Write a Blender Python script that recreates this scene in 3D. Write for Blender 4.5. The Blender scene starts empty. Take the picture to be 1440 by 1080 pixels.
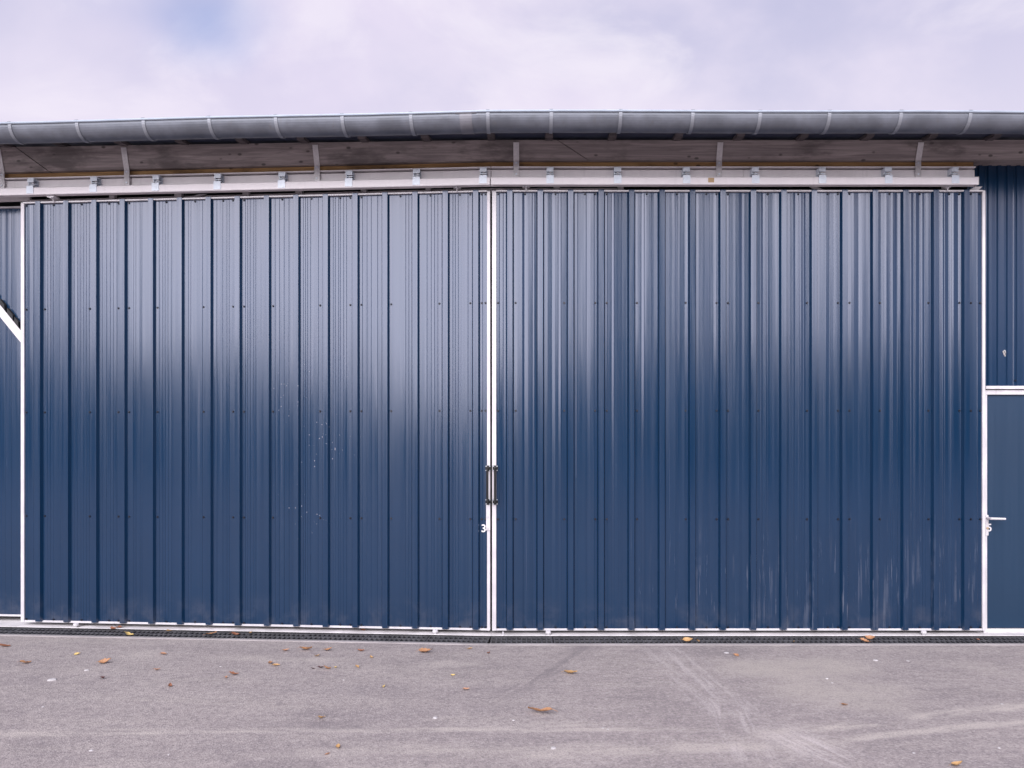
import bpy, math, random
from mathutils import Vector, Matrix

sc = bpy.context.scene
COL = sc.collection
R = math.radians

# ------------------------------------------------------------------ camera
F, VX, VY = 1040.0, 740.0, 630.0          # focal length and vanishing point, in pixels of a 1440 px wide picture
EYE = 1.535                                # eye height above the yard
cam = bpy.data.objects.new('camera', bpy.data.cameras.new('camera'))
COL.objects.link(cam)
cam.location = (0, 0, EYE)
cam.rotation_euler = (R(90), 0, 0)
cam.data.sensor_width = 36
cam.data.lens = 36 * F / 1440
cam.data.shift_x = -(VX - 720) / 1440
cam.data.shift_y = (VY - 540) / 1440
cam.data.clip_start = 0.05
cam.data.clip_end = 2000
sc.camera = cam

# ------------------------------------------------------------------ light
SUN_ELEV, SUN_AZ = R(24), R(-9)            # sun behind the camera, a little to the left, veiled by bright cloud
sun = bpy.data.objects.new('sun', bpy.data.lights.new('sun', 'SUN'))
COL.objects.link(sun)
sun.data.energy = 3.3
sun.data.angle = R(69)
sun.data.color = (1.0, 0.965, 1.0)
D = Vector((math.sin(SUN_AZ) * math.cos(SUN_ELEV), -math.cos(SUN_AZ) * math.cos(SUN_ELEV), math.sin(SUN_ELEV)))
sun.rotation_euler = (-D).to_track_quat('-Z', 'Y').to_euler()
sun.location = D * 60

sc.view_settings.view_transform = 'Standard'
sc.view_settings.look = 'None'
sc.view_settings.gamma = 1
sc.view_settings.use_curve_mapping = False
sc.view_settings.exposure = 0.85


class N:
    """small helper around a node tree"""
    def __init__(self, tree):
        self.t = tree

    def new(self, kind, ins=None, **props):
        n = self.t.nodes.new(kind)
        for k, v in props.items():
            setattr(n, k, v)
        for k, v in (ins or {}).items():
            self.put(n.inputs[k], v)
        return n

    def put(self, sock, v):
        if isinstance(v, bpy.types.NodeSocket):
            self.t.links.new(v, sock)
        elif isinstance(v, (tuple, list)) and len(v) == 3 and sock.type == 'RGBA':
            sock.default_value = (*v, 1)
        else:
            sock.default_value = v

    def math(self, op, a, b=0.0, clamp=False):
        n = self.new('ShaderNodeMath', {0: a, 1: b}, operation=op, use_clamp=clamp)
        return n.outputs[0]

    def vmath(self, op, a, b=(0, 0, 0)):
        n = self.new('ShaderNodeVectorMath', {0: a, 1: b}, operation=op)
        return n.outputs['Value' if op in ('DOT_PRODUCT', 'LENGTH', 'DISTANCE') else 'Vector']

    def mix(self, f, a, b, blend='MIX'):
        n = self.new('ShaderNodeMix', data_type='RGBA', blend_type=blend)
        self.put(n.inputs[0], f)
        self.put(n.inputs[6], a)
        self.put(n.inputs[7], b)
        return n.outputs[2]

    def ramp(self, v, lo, hi, a=0.0, b=1.0):
        n = self.new('ShaderNodeMapRange', {0: v, 1: lo, 2: hi, 3: a, 4: b}, interpolation_type='SMOOTHSTEP')
        return n.outputs[0]

    def pos(self):
        return self.new('ShaderNodeNewGeometry').outputs['Position']

    def scaled(self, v, s):
        return self.vmath('MULTIPLY', v, s)

    def noise(self, v, scale, detail=3.0, rough=0.5, out='Fac', dist=0.0):
        n = self.new('ShaderNodeTexNoise', {'Vector': v, 'Scale': scale, 'Detail': detail, 'Roughness': rough, 'Distortion': dist})
        return n.outputs[out]

    def voronoi(self, v, scale, feature='F1', out='Distance', rnd=1.0):
        n = self.new('ShaderNodeTexVoronoi', {'Vector': v, 'Scale': scale, 'Randomness': rnd}, feature=feature)
        return n.outputs[out]


world = bpy.data.worlds.new('World')
sc.world = world
world.use_nodes = True
world.node_tree.nodes.clear()
w = N(world.node_tree)
sky = w.new('ShaderNodeTexSky', sky_type='NISHITA', sun_disc=False, sun_elevation=SUN_ELEV,
            sun_rotation=R(180) - SUN_AZ, air_density=1.0, dust_density=1.5, ozone_density=1.0)
gdir = w.new('ShaderNodeTexCoord').outputs['Generated']
# cloud layer: stretch the view direction as a flat ceiling of cloud would be
sep = w.new('ShaderNodeSeparateXYZ', {0: gdir})
zz = w.math('ADD', w.math('MAXIMUM', sep.outputs[2], 0.0), 0.22)
plane = w.new('ShaderNodeCombineXYZ', {0: w.math('DIVIDE', sep.outputs[0], zz), 1: w.math('DIVIDE', sep.outputs[1], zz), 2: 0.0}).outputs[0]
n1 = w.noise(w.vmath('ADD', plane, (5.3, 0.4, 0)), 1.1, 6, 0.55, dist=0.3)
n2 = w.noise(w.vmath('ADD', plane, (7.4, 4.2, 2)), 2.7, 7, 0.56, dist=0.4)
n3 = w.noise(w.vmath('ADD', plane, (1.9, 9.2, 5)), 0.8, 3, 0.5)
# a gap in the cloud, up and to the left
wob = w.scaled(w.vmath('SUBTRACT', w.noise(gdir, 4.0, 3, 0.5, out='Color'), (0.5, 0.5, 0.5)), (0.26, 0.26, 0.13))
gap_d = w.vmath('DISTANCE', w.scaled(w.vmath('ADD', gdir, wob), (0.85, 1, 2.1)), tuple(a * b for a, b in zip(Vector((-0.462, 1, 0.60)).normalized(), (0.85, 1, 2.1))))
gap = w.ramp(gap_d, 0.0, 0.135, 1.0, 0.0)
cloud = w.mix(w.ramp(n1, 0.40, 0.60), (0.245, 0.243, 0.332), (0.335, 0.312, 0.382))
cloud = w.mix(w.ramp(n2, 0.47, 0.66, 0.0, 0.75), cloud, (0.385, 0.365, 0.410))
cloud = w.mix(w.ramp(n3, 0.40, 0.70, 0.0, 0.45), cloud, (0.345, 0.300, 0.395))
glow = w.ramp(sep.outputs[2], 0.30, 0.52, 0.55, 0.0)
cloud = w.mix(glow, cloud, (0.385, 0.355, 0.410))
skyc = w.scaled(sky.outputs[0], (0.084, 0.077, 0.092))
final = w.mix(w.math('MULTIPLY', gap, 0.62), cloud, skyc)
bg = w.new('ShaderNodeBackground', {'Color': final, 'Strength': 1.31})
out = w.new('ShaderNodeOutputWorld')
w.t.links.new(bg.outputs[0], out.inputs[0])

# ------------------------------------------------------------------ facade frame
# The front of the hangar bends very slightly where the two door leaves meet: s runs along the front (0 at the bend),
# d stands out from it towards the yard, z is up.
Y0 = 6.047
XB = (691 - VX) / F * Y0
TH = R(4.2)
CT, ST, TT = math.cos(TH), math.sin(TH), math.tan(TH / 2)


def W(s, d, z):
    if s >= 0:
        return Vector((XB + s - (d * TT if s < 1e-6 else 0), Y0 - d, z))
    return Vector((XB + s * CT - d * ST, Y0 - s * ST - d * CT, z))


def frame(s0):
    """the straight frame of one side of the bend, for small pieces"""
    if s0 >= 0:
        return lambda s, d, z: Vector((XB + s, Y0 - d, z))
    return lambda s, d, z: Vector((XB + s * CT - d * ST, Y0 - s * ST - d * CT, z))


def face_rot(s):
    return 0.0 if s >= 0 else -TH


def P(px, py, d=0.0):
    """where the line of sight through a photo pixel meets the front at stand-off d: (s, z)"""
    u = (px - VX) / F
    s = u * (Y0 - d) - XB
    Z = Y0 - d
    if s < 0:
        s = (u * (Y0 - d * CT) - XB + d * ST) / (CT + u * ST)
        Z = Y0 - s * ST - d * CT
    return s, EYE + (VY - py) / F * Z


def G(px, py, z=0.0):
    Z = (EYE - z) * F / (py - VY)
    return Vector(((px - VX) / F * Z, Z, z))


# ------------------------------------------------------------------ mesh builder
class MB:
    def __init__(self):
        self.v, self.f = [], []

    def add(self, vs, fs):
        o = len(self.v)
        self.v += [tuple(p) for p in vs]
        self.f += [tuple(i + o for i in f) for f in fs]

    def hexa(self, p):
        self.add(p, [(0, 3, 2, 1), (4, 5, 6, 7), (0, 1, 5, 4), (1, 2, 6, 5), (2, 3, 7, 6), (3, 0, 4, 7)])

    def box(self, s0, s1, d0, d1, z0, z1, m=W):
        """box in front coordinates (d1 nearest the yard); split where the front bends"""
        if m is W and s0 < -1e-4 and s1 > 1e-4:
            self.box(s0, 0, d0, d1, z0, z1)
            self.box(0, s1, d0, d1, z0, z1)
            return
        self.hexa([m(s0, d1, z0), m(s1, d1, z0), m(s1, d0, z0), m(s0, d0, z0),
                   m(s0, d1, z1), m(s1, d1, z1), m(s1, d0, z1), m(s0, d0, z1)])

    def sweep(self, prof, ss, m=W, cap=True, closed=True, dz=None):
        """profile [(d, z)] carried along the stations ss"""
        n = len(prof)
        vs = []
        for s in ss:
            for d, z in prof:
                vs.append(m(s, d, z + (dz(s) if dz else 0)))
        fs = []
        for i in range(len(ss) - 1):
            for j in range(n if closed else n - 1):
                k = (j + 1) % n
                fs.append((i * n + j, i * n + k, (i + 1) * n + k, (i + 1) * n + j))
        if cap and closed:
            fs.append(tuple(range(n - 1, -1, -1)))
            fs.append(tuple((len(ss) - 1) * n + j for j in range(n)))
        self.add(vs, fs)

    def cyl(self, a, b, r, n=10, r2=None, cap=True):
        a, b = Vector(a), Vector(b)
        r2 = r if r2 is None else r2
        ax = (b - a).normalized()
        u = ax.orthogonal().normalized()
        v = ax.cross(u)
        vs = []
        for p, rr in ((a, r), (b, r2)):
            for i in range(n):
                t = 2 * math.pi * i / n
                vs.append(p + u * math.cos(t) * rr + v * math.sin(t) * rr)
        fs = [(i, (i + 1) % n, n + (i + 1) % n, n + i) for i in range(n)]
        if cap:
            fs += [tuple(range(n - 1, -1, -1)), tuple(range(n, 2 * n))]
        self.add(vs, fs)


def wloc(o):
    p = Vector((0, 0, 0))
    while o:
        p += o.location
        o = o.parent
    return p


def mesh_of(mb, name, mat, origin=Vector((0, 0, 0)), smooth=False):
    me = bpy.data.meshes.new(name)
    me.from_pydata([tuple(Vector(p) - origin) for p in mb.v], [], mb.f)
    if mat:
        me.materials.append(mat)
    if smooth:
        for p in me.polygons:
            p.use_smooth = True
    me.update()
    return me


def obj(name, mb, mat, parent=None, origin=None, smooth=False, bevel=0, solid=0):
    if origin is None:
        origin = wloc(parent) if parent else Vector((sum(p[0] for p in mb.v) / len(mb.v), sum(p[1] for p in mb.v) / len(mb.v), min(p[2] for p in mb.v)))
    me = mesh_of(mb, name, mat, origin, smooth)
    o = bpy.data.objects.new(name, me)
    COL.objects.link(o)
    o.location = origin - (wloc(parent) if parent else Vector((0, 0, 0)))
    o.parent = parent
    if solid:
        md = o.modifiers.new('sheet', 'SOLIDIFY')
        md.thickness = solid
        md.offset = -1
    if bevel:
        md = o.modifiers.new('edge', 'BEVEL')
        md.width = bevel
        md.segments = 2
        md.limit_method = 'ANGLE'
    return o


def put(name, me, parent, s=None, d=None, z=None, at=None, rot=None):
    """an instance of a local mesh (x along the front, -y out of it)"""
    o = bpy.data.objects.new(name, me)
    COL.objects.link(o)
    p = Vector(at) if at is not None else W(s, d, z)
    o.location = p - (wloc(parent) if parent else Vector((0, 0, 0)))
    o.rotation_euler = (0, 0, face_rot(s if s is not None else 0) if rot is None else rot)
    o.parent = parent
    return o


def tag(o, label=None, cat=None, group=None, kind=None):
    for k, v in (('label', label), ('category', cat), ('group', group), ('kind', kind)):
        if v:
            o[k] = v
    return o


def thing(name, at, label, cat, group=None):
    o = bpy.data.objects.new(name, None)
    o.empty_display_size = 0.2
    COL.objects.link(o)
    o.location = at
    return tag(o, label, cat, group)


def L(x, d, z):
    return Vector((x, -d, z))


# ------------------------------------------------------------------ materials
def material(name):
    m = bpy.data.materials.new(name)
    m.use_nodes = True
    t = m.node_tree
    t.nodes.clear()
    n = N(t)
    b = n.new('ShaderNodeBsdfPrincipled')
    o = n.new('ShaderNodeOutputMaterial')
    t.links.new(b.outputs[0], o.inputs[0])
    return m, n, b


def bump(n, b, h, strength=0.3, dist=0.01):
    bm = n.new('ShaderNodeBump', {'Height': h, 'Strength': strength, 'Distance': dist})
    n.t.links.new(bm.outputs[0], b.inputs['Normal'])


def painted_steel(name, base, ior=1.70, rough=0.195, scuffs=False, splashes=False, dusty=True):
    m, n, b = material(name)
    p = n.pos()
    streak = n.noise(n.scaled(p, (38, 38, 0.25)), 1.0, 4, 0.6)
    fine = n.noise(n.scaled(p, (160, 160, 1.2)), 1.0, 2, 0.5)
    cloudy = n.noise(p, 1.6, 3, 0.5)
    c = n.mix(n.ramp(streak, 0.3, 0.7, 0.0, 0.2), base, tuple(x * 1.3 for x in base))
    c = n.mix(n.ramp(cloudy, 0.35, 0.7, 0.0, 0.25), c, tuple(x * 0.8 for x in base))
    sepn = n.new('ShaderNodeSeparateXYZ', {0: p})
    x, z = sepn.outputs[0], sepn.outputs[2]
    rough_v = n.math('ADD', n.ramp(streak, 0.25, 0.75, rough - 0.05, rough + 0.07), n.ramp(fine, 0.3, 0.7, -0.02, 0.02))
    # rain-washed dust, thickest just above the ground
    dust = n.math('MULTIPLY', n.ramp(z, 0.05, 0.35, 0.14, 0.0), n.ramp(n.noise(p, 5.0, 5, 0.6), 0.42, 0.75))
    if dusty:
        c = n.mix(dust, c, (0.30, 0.27, 0.27))
    if scuffs:
        # pale rubbed streaks in the lower right, where things lean against the leaf
        lo = n.math('MULTIPLY', n.ramp(z, 0.25, 1.15, 1.0, 0.0), n.ramp(x, 0.5, 1.7))
        s1 = n.ramp(n.noise(n.scaled(p, (30, 30, 1.1)), 1.0, 3, 0.55), 0.56, 0.70)
        s2 = n.ramp(n.noise(n.vmath('ADD', n.scaled(p, (75, 75, 2.6)), (4, 9, 2)), 1.0, 4, 0.6), 0.60, 0.70)
        patch = n.ramp(n.noise(p, 3.3, 3, 0.5), 0.36, 0.60)
        sc_ = n.math('MULTIPLY', n.math('MULTIPLY', n.math('MAXIMUM', n.math('MULTIPLY', s1, 0.55), s2), patch), lo)
        c = n.mix(n.math('MULTIPLY', sc_, 0.17), c, (0.42, 0.42, 0.48))
        rough_v = n.math('ADD', rough_v, n.math('MULTIPLY', sc_, 0.3))
    if splashes:
        # dried pale splashes spattered over one part of the left leaf
        v = n.new('ShaderNodeTexVoronoi', {'Vector': n.scaled(p, (1, 1, 0.8)), 'Scale': 46.0, 'Randomness': 1.0}, feature='F1')
        sz = n.math('MULTIPLY', n.new('ShaderNodeSeparateColor', {0: v.outputs['Color']}).outputs[0], 0.17)
        dot = n.math('LESS_THAN', v.outputs['Distance'], n.math('SUBTRACT', sz, 0.045))
        dense = n.ramp(n.noise(n.vmath('ADD', p, (3.3, 1.0, 0.4)), 3.0, 4, 0.65), 0.47, 0.58)
        zone = n.math('MULTIPLY', n.math('MULTIPLY', n.ramp(x, -2.25, -2.0), n.ramp(x, -1.75, -1.25, 1.0, 0.0)),
                      n.math('MULTIPLY', n.ramp(z, 0.7, 1.1), n.ramp(z, 2.0, 2.45, 1.0, 0.0)))
        c = n.mix(n.math('MULTIPLY', n.math('MULTIPLY', dot, dense), n.math('MULTIPLY', zone, 0.9)), c, (0.72, 0.70, 0.74))
    n.put(b.inputs['Base Color'], c)
    n.put(b.inputs['Roughness'], rough_v)
    b.inputs['IOR'].default_value = ior
    b.inputs['Specular Tint'].default_value = (0.88, 0.89, 1.0, 1)
    # oil-canning: long shallow waves in the flats, fine orange peel
    wave = n.noise(n.scaled(p, (9, 9, 0.55)), 1.0, 2, 0.5)
    h = wave
    bump(n, b, h, 0.22, 0.008)
    return m


def metal_paint(name, base, rough=0.4, metallic=0.0, spangle=0.0, dirt=0.25, var=0.12):
    m, n, b = material(name)
    p = n.pos()
    a = n.noise(p, 6.0, 5, 0.6)
    c = n.mix(n.ramp(a, 0.3, 0.75), tuple(x * (1 - var) for x in base), base)
    if spangle:
        v = n.new('ShaderNodeTexVoronoi', {'Vector': p, 'Scale': 70.0}, feature='F1')
        g = n.new('ShaderNodeSeparateColor', {0: v.outputs['Color']}).outputs[0]
        c = n.mix(n.math('MULTIPLY', g, spangle), c, tuple(x * 0.6 for x in base))
    st = n.noise(n.scaled(p, (25, 25, 2.0)), 1.0, 4, 0.6)
    c = n.mix(n.ramp(st, 0.55, 0.8, 0.0, dirt), c, (0.16, 0.14, 0.13))
    n.put(b.inputs['Base Color'], c)
    n.put(b.inputs['Roughness'], n.ramp(a, 0.3, 0.7, rough - 0.07, rough + 0.1))
    b.inputs['Metallic'].default_value = metallic
    bump(n, b, n.noise(p, 45.0, 3, 0.5), 0.12, 0.004)
    return m


NAVY = painted_steel('navy_coated_steel', (0.003, 0.025, 0.066), scuffs=True)
NAVY_LEFT = painted_steel('navy_coated_steel_splashed', (0.003, 0.025, 0.066), splashes=True)
NAVY_FLAT = painted_steel('navy_flat_door_paint', (0.008, 0.032, 0.070), ior=1.55, rough=0.42, dusty=False)
WHITE = metal_paint('white_coated_trim', (0.70, 0.675, 0.70), 0.35, dirt=0.35, var=0.2)
GALV = metal_paint('galvanised_steel', (0.66, 0.635, 0.65), 0.42, metallic=0.2, spangle=0.35, dirt=0.12)
GALV_BRIGHT = metal_paint('bright_zinc_plate', (0.74, 0.80, 0.88), 0.38, metallic=0.2, spangle=0.2, dirt=0.05)
TRACK = metal_paint('track_steel', (0.84, 0.80, 0.82), 0.42, metallic=0.05, dirt=0.10)
BEIGE = metal_paint('pale_flashing_paint', (0.84, 0.80, 0.815), 0.5, dirt=0.15)
ZINC = metal_paint('weathered_zinc', (0.20, 0.215, 0.25), 0.44, metallic=0.35, dirt=0.35, var=0.3)
ZINC_BEAD = metal_paint('skylit_zinc_bead', (0.42, 0.48, 0.56), 0.4, metallic=0.3, dirt=0.05)  # paler blue than the trough: sky reflection along the lip put into the colour
ZINC_JOINT = metal_paint('newer_zinc', (0.25, 0.25, 0.275), 0.46, metallic=0.3, dirt=0.3, var=0.25)
ZINC_STRAP = metal_paint('zinc_strap', (0.29, 0.305, 0.34), 0.45, metallic=0.3, dirt=0.2)
BLACK = metal_paint('black_plastic', (0.006, 0.006, 0.007), 0.55, dirt=0.0)
CAST = metal_paint('black_cast_iron', (0.105, 0.105, 0.115), 0.5, metallic=0.2, dirt=0.35, var=0.5)
DARKIN = metal_paint('dark_interior_shade', (0.015, 0.016, 0.02), 0.8, dirt=0.0)  # near-black colour for the shade behind the door gaps
ROOF = metal_paint('navy_roof_underside', (0.022, 0.030, 0.065), 0.5, dirt=0.0)
TAN = metal_paint('tan_sticker_paper', (0.50, 0.35, 0.20), 0.7, dirt=0.0)
SCREW = metal_paint('painted_screw', (0.008, 0.011, 0.025), 0.35, metallic=0.2, dirt=0.0)
STAIN = metal_paint('dropping_white', (0.62, 0.60, 0.58), 0.8, dirt=0.0)


def timber(name, base, dark):
    m, n, b = material(name)
    p = n.pos()
    g = n.noise(n.scaled(p, (1.3, 18, 34)), 1.0, 6, 0.65, dist=0.6)
    g2 = n.noise(n.scaled(p, (5, 60, 150)), 1.0, 3, 0.6)
    c = n.mix(n.ramp(g, 0.35, 0.68), dark, base)
    c = n.mix(n.ramp(g2, 0.45, 0.75, 0.0, 0.35), c, tuple(x * 0.6 for x in base))
    kn = n.voronoi(n.scaled(p, (1.0, 1.0, 1.9)), 6.5)
    c = n.mix(n.ramp(n.math('ADD', kn, n.math('MULTIPLY', g2, 0.06)), 0.10, 0.19, 0.9, 0.0), c, tuple(x * 0.2 for x in base))
    stn = n.ramp(n.noise(n.scaled(p, (1.6, 2, 5)), 1.0, 5, 0.65), 0.47, 0.64, 0.0, 0.75)
    c = n.mix(stn, c, tuple(x * 0.45 for x in dark))
    n.put(b.inputs['Base Color'], c)
    b.inputs['Roughness'].default_value = 0.75
    bump(n, b, g, 0.25, 0.004)
    return m


BEAM = timber('weathered_beam_timber', (0.37, 0.318, 0.31), (0.20, 0.170, 0.170))
OLDWOOD = timber('old_dark_timber', (0.12, 0.10, 0.105), (0.07, 0.06, 0.065))
BATTEN = timber('fresh_batten_timber', (0.50, 0.31, 0.13), (0.30, 0.17, 0.07))


def concrete(name, base):
    m, n, b = material(name)
    p = n.pos()
    a = n.noise(p, 3.0, 6, 0.65)
    f = n.noise(p, 140.0, 3, 0.6)
    c = n.mix(n.ramp(a, 0.35, 0.7), tuple(x * 0.72 for x in base), base)
    c = n.mix(n.ramp(f, 0.55, 0.8, 0.0, 0.35), c, tuple(x * 0.5 for x in base))
    n.put(b.inputs['Base Color'], c)
    b.inputs['Roughness'].default_value = 0.85
    bump(n, b, f, 0.3, 0.003)
    return m


SILL = concrete('pale_concrete', (0.78, 0.755, 0.76))
EDGE = concrete('channel_edge_concrete', (0.42, 0.39, 0.385))


def asphalt():
    m, n, b = material('worn_asphalt')
    p = n.pos()
    big = n.noise(p, 0.55, 4, 0.6)
    mid = n.noise(n.scaled(p, (0.8, 1.6, 1)), 2.4, 5, 0.6)
    grit = n.noise(p, 85.0, 4, 0.65)
    stone = n.new('ShaderNodeTexVoronoi', {'Vector': p, 'Scale': 120.0}, feature='F1')
    sv = n.new('ShaderNodeSeparateColor', {0: stone.outputs['Color']}).outputs[0]
    sweep = n.noise(n.scaled(p, (0.5, 3.2, 1)), 1.3, 5, 0.62, dist=0.4)
    blot = n.noise(n.scaled(p, (1.0, 1.5, 1)), 9.0, 6, 0.68)
    clod = n.noise(p, 24.0, 5, 0.65)
    base = n.mix(n.ramp(big, 0.32, 0.68), (0.342, 0.307, 0.314), (0.414, 0.374, 0.372))
    base = n.mix(n.ramp(n.noise(n.vmath('ADD', p, (11, 4, 0)), 1.1, 5, 0.6), 0.48, 0.66, 0.0, 0.5), base, (0.25, 0.225, 0.235))
    base = n.mix(n.ramp(mid, 0.42, 0.66, 0.0, 0.7), base, (0.462, 0.420, 0.414))
    base = n.mix(n.ramp(sweep, 0.48, 0.72, 0.0, 0.5), base, (0.480, 0.442, 0.420))
    base = n.mix(n.ramp(sweep, 0.46, 0.28, 0.0, 0.45), base, (0.282, 0.254, 0.270))
    base = n.mix(n.ramp(blot, 0.51, 0.66, 0.0, 0.55), base, (0.252, 0.226, 0.242))
    base = n.mix(n.ramp(blot, 0.47, 0.33, 0.0, 0.55), base, (0.504, 0.462, 0.456))
    base = n.mix(n.ramp(clod, 0.50, 0.66, 0.0, 0.42), base, (0.228, 0.204, 0.218))
    base = n.mix(n.ramp(clod, 0.49, 0.34, 0.0, 0.42), base, (0.528, 0.486, 0.486))
    base = n.mix(n.ramp(sv, 0.0, 1.0, 0.0, 0.30), base, (0.17, 0.152, 0.162))
    base = n.mix(n.ramp(sv, 0.93, 0.99, 0.0, 0.35), base, (0.55, 0.52, 0.53))
    base = n.mix(n.ramp(n.noise(p, 46.0, 4, 0.62), 0.50, 0.66, 0.0, 0.55), base, (0.185, 0.168, 0.178))
    base = n.mix(n.ramp(n.noise(n.vmath('ADD', p, (3, 8, 0)), 52.0, 3, 0.6), 0.54, 0.68, 0.0, 0.50), base, (0.54, 0.505, 0.50))
    base = n.mix(n.ramp(grit, 0.52, 0.70, 0.0, 0.55), base, (0.17, 0.155, 0.165))

    def line(a, c_, width, amp, col, stretch=6.0, thr=(0.38, 0.62)):
        nonlocal base
        A, B = G(*a), G(*c_)
        t = (B - A)
        ln = t.length
        t.normalize()
        q = n.vmath('SUBTRACT', n.vmath('ADD', p, n.scaled(n.vmath('SUBTRACT', n.noise(p, 1.7, 3, 0.5, out='Color'), (0.5, 0.5, 0.5)), (0.07, 0.07, 0))), tuple(A))
        al = n.vmath('DOT_PRODUCT', q, tuple(t))
        ac = n.vmath('DOT_PRODUCT', q, (-t.y, t.x, 0))
        m1 = n.ramp(n.math('ABSOLUTE', ac), width * 0.25, width, 1.0, 0.0)
        m2 = n.math('MULTIPLY', n.ramp(al, -0.15, 0.25), n.ramp(al, ln - 0.3, ln + 0.1, 1.0, 0.0))
        cv = n.new('ShaderNodeCombineXYZ', {0: n.math('MULTIPLY', al, 1.4), 1: n.math('MULTIPLY', ac, 1.4 * stretch), 2: ln}).outputs[0]
        br = n.ramp(n.noise(cv, 1.6, 5, 0.65), thr[0], thr[1])
        br = n.math('MULTIPLY', br, n.ramp(grit, 0.40, 0.62, 1.0, 0.45))
        f = n.math('MULTIPLY', n.math('MULTIPLY', m1, m2), n.math('MULTIPLY', br, min(1.0, amp * 1.25)))
        base = n.mix(f, base, col)

    pale = (0.54, 0.50, 0.475)
    white = (0.60, 0.56, 0.57)
    dark = (0.19, 0.172, 0.188)
    line((-40, 1031), (300, 1030), 0.07, 0.7, pale)
    line((200, 1029), (1000, 1026), 0.05, 0.65, pale)
    line((560, 1028), (900, 1016), 0.06, 0.6, pale)
    line((1060, 1034), (1500, 986), 0.08, 0.85, pale, 3)
    line((1160, 1042), (1500, 1010), 0.06, 0.75, pale, 3)
    line((700, 1062), (1180, 1042), 0.14, 0.6, pale, 3)
    line((925, 905), (1040, 1010), 0.26, 0.55, white, 9, (0.42, 0.72))
    line((1020, 985), (1062, 1085), 0.20, 0.55, white, 11, (0.45, 0.7))
    line((1080, 1020), (1230, 1090), 0.20, 0.8, white, 11, (0.40, 0.68))
    line((1010, 940), (1230, 936), 0.30, 0.6, (0.48, 0.445, 0.415), 1, (0.2, 0.5))
    line((1070, 960), (1300, 985), 0.45, 0.55, (0.475, 0.44, 0.41), 1, (0.2, 0.5))
    line((840, 898), (710, 985), 0.16, 0.55, dark, 8)
    line((400, 1021), (540, 1021), 0.10, 0.6, dark, 2)
    line((410, 928), (500, 930), 0.10, 0.6, pale, 3)
    line((590, 940), (690, 928), 0.16, 0.6, pale, 3)
    line((160, 922), (250, 921), 0.20, 0.6, pale, 2)
    line((320, 925), (420, 927), 0.12, 0.6, pale, 2)
    line((360, 1060), (760, 1050), 0.10, 0.4, pale, 4)
    line((1340, 935), (1440, 948), 0.25, 0.45, pale, 1)
    base = n.mix(1.0, base, (0.99, 0.968, 0.925), 'MULTIPLY')
    n.put(b.inputs['Base Color'], base)
    b.inputs['Roughness'].default_value = 0.88
    h = n.math('ADD', n.math('MULTIPLY', stone.outputs['Distance'], 0.8), n.math('MULTIPLY', grit, 0.7))
    bump(n, b, h, 0.55, 0.006)
    return m


ASPHALT = asphalt()


def leaf_mat(name, a, c):
    m, n, b = material(name)
    p = n.new('ShaderNodeTexCoord').outputs['Object']
    n.put(b.inputs['Base Color'], n.mix(n.ramp(n.noise(p, 35.0, 4, 0.6), 0.35, 0.68), a, c))
    b.inputs['Roughness'].default_value = 0.55
    bump(n, b, n.noise(p, 160.0, 2, 0.5), 0.3, 0.002)
    return m


LEAFM = {
    'orange': leaf_mat('orange_leaf', (0.50, 0.28, 0.14), (0.28, 0.125, 0.065)),
    'rust': leaf_mat('rust_leaf', (0.36, 0.16, 0.085), (0.20, 0.075, 0.045)),
    'tan': leaf_mat('tan_leaf', (0.56, 0.36, 0.16), (0.42, 0.24, 0.10)),
    'yellow': leaf_mat('yellow_leaf', (0.66, 0.52, 0.20), (0.56, 0.38, 0.13)),
    'dark': leaf_mat('dark_leaf', (0.12, 0.045, 0.04), (0.07, 0.03, 0.03)),
    'peach': leaf_mat('peach_leaf', (0.50, 0.28, 0.17), (0.36, 0.18, 0.11)),
}
STONE = concrete('pale_stone', (0.62, 0.60, 0.60))
TREES = leaf_mat('reflection_trees_green', (0.035, 0.055, 0.025), (0.06, 0.08, 0.03))

# ------------------------------------------------------------------ ground and sill
D_IN, D_OUT = 0.045, 0.285                 # drain channel, from the sill to the yard
SW, SE = -9.0, 9.0                         # ends of the hangar front
BACK = -9.0
g = MB()


def gq(a, b_, c, d_):
    g.add([a, b_, c, d_], [(0, 1, 2, 3)])


fl, f0, fr = W(SW, D_OUT, 0), W(0, D_OUT, 0), W(SE, D_OUT, 0)
far = -300
gq(Vector((fl.x, far, 0)), Vector((f0.x, far, 0)), f0, fl)
gq(Vector((f0.x, far, 0)), Vector((fr.x, far, 0)), fr, f0)
gq(Vector((-300, far, 0)), Vector((fl.x, far, 0)), fl, Vector((-300, fl.y, 0)))
gq(Vector((fr.x, far, 0)), Vector((300, far, 0)), Vector((300, fr.y, 0)), fr)
bl, br_ = W(SW, BACK, 0), W(SE, BACK, 0)
gq(Vector((-300, fl.y, 0)), fl, bl, Vector((-300, bl.y, 0)))
gq(fr, Vector((300, fr.y, 0)), Vector((300, br_.y, 0)), br_)
gq(bl, br_, Vector((br_.x, 300, 0)), Vector((bl.x, 300, 0)))
gq(Vector((-300, bl.y, 0)), bl, Vector((bl.x, 300, 0)), Vector((-300, 300, 0)))
gq(br_, Vector((300, br_.y, 0)), Vector((300, 300, 0)), Vector((br_.x, 300, 0)))
ground = obj('ground', g, ASPHALT, origin=Vector((0, 0, 0)))
tag(ground, 'grey lilac worn asphalt yard with pale tyre streaks in front of the hangar', 'ground', kind='structure')

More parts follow.
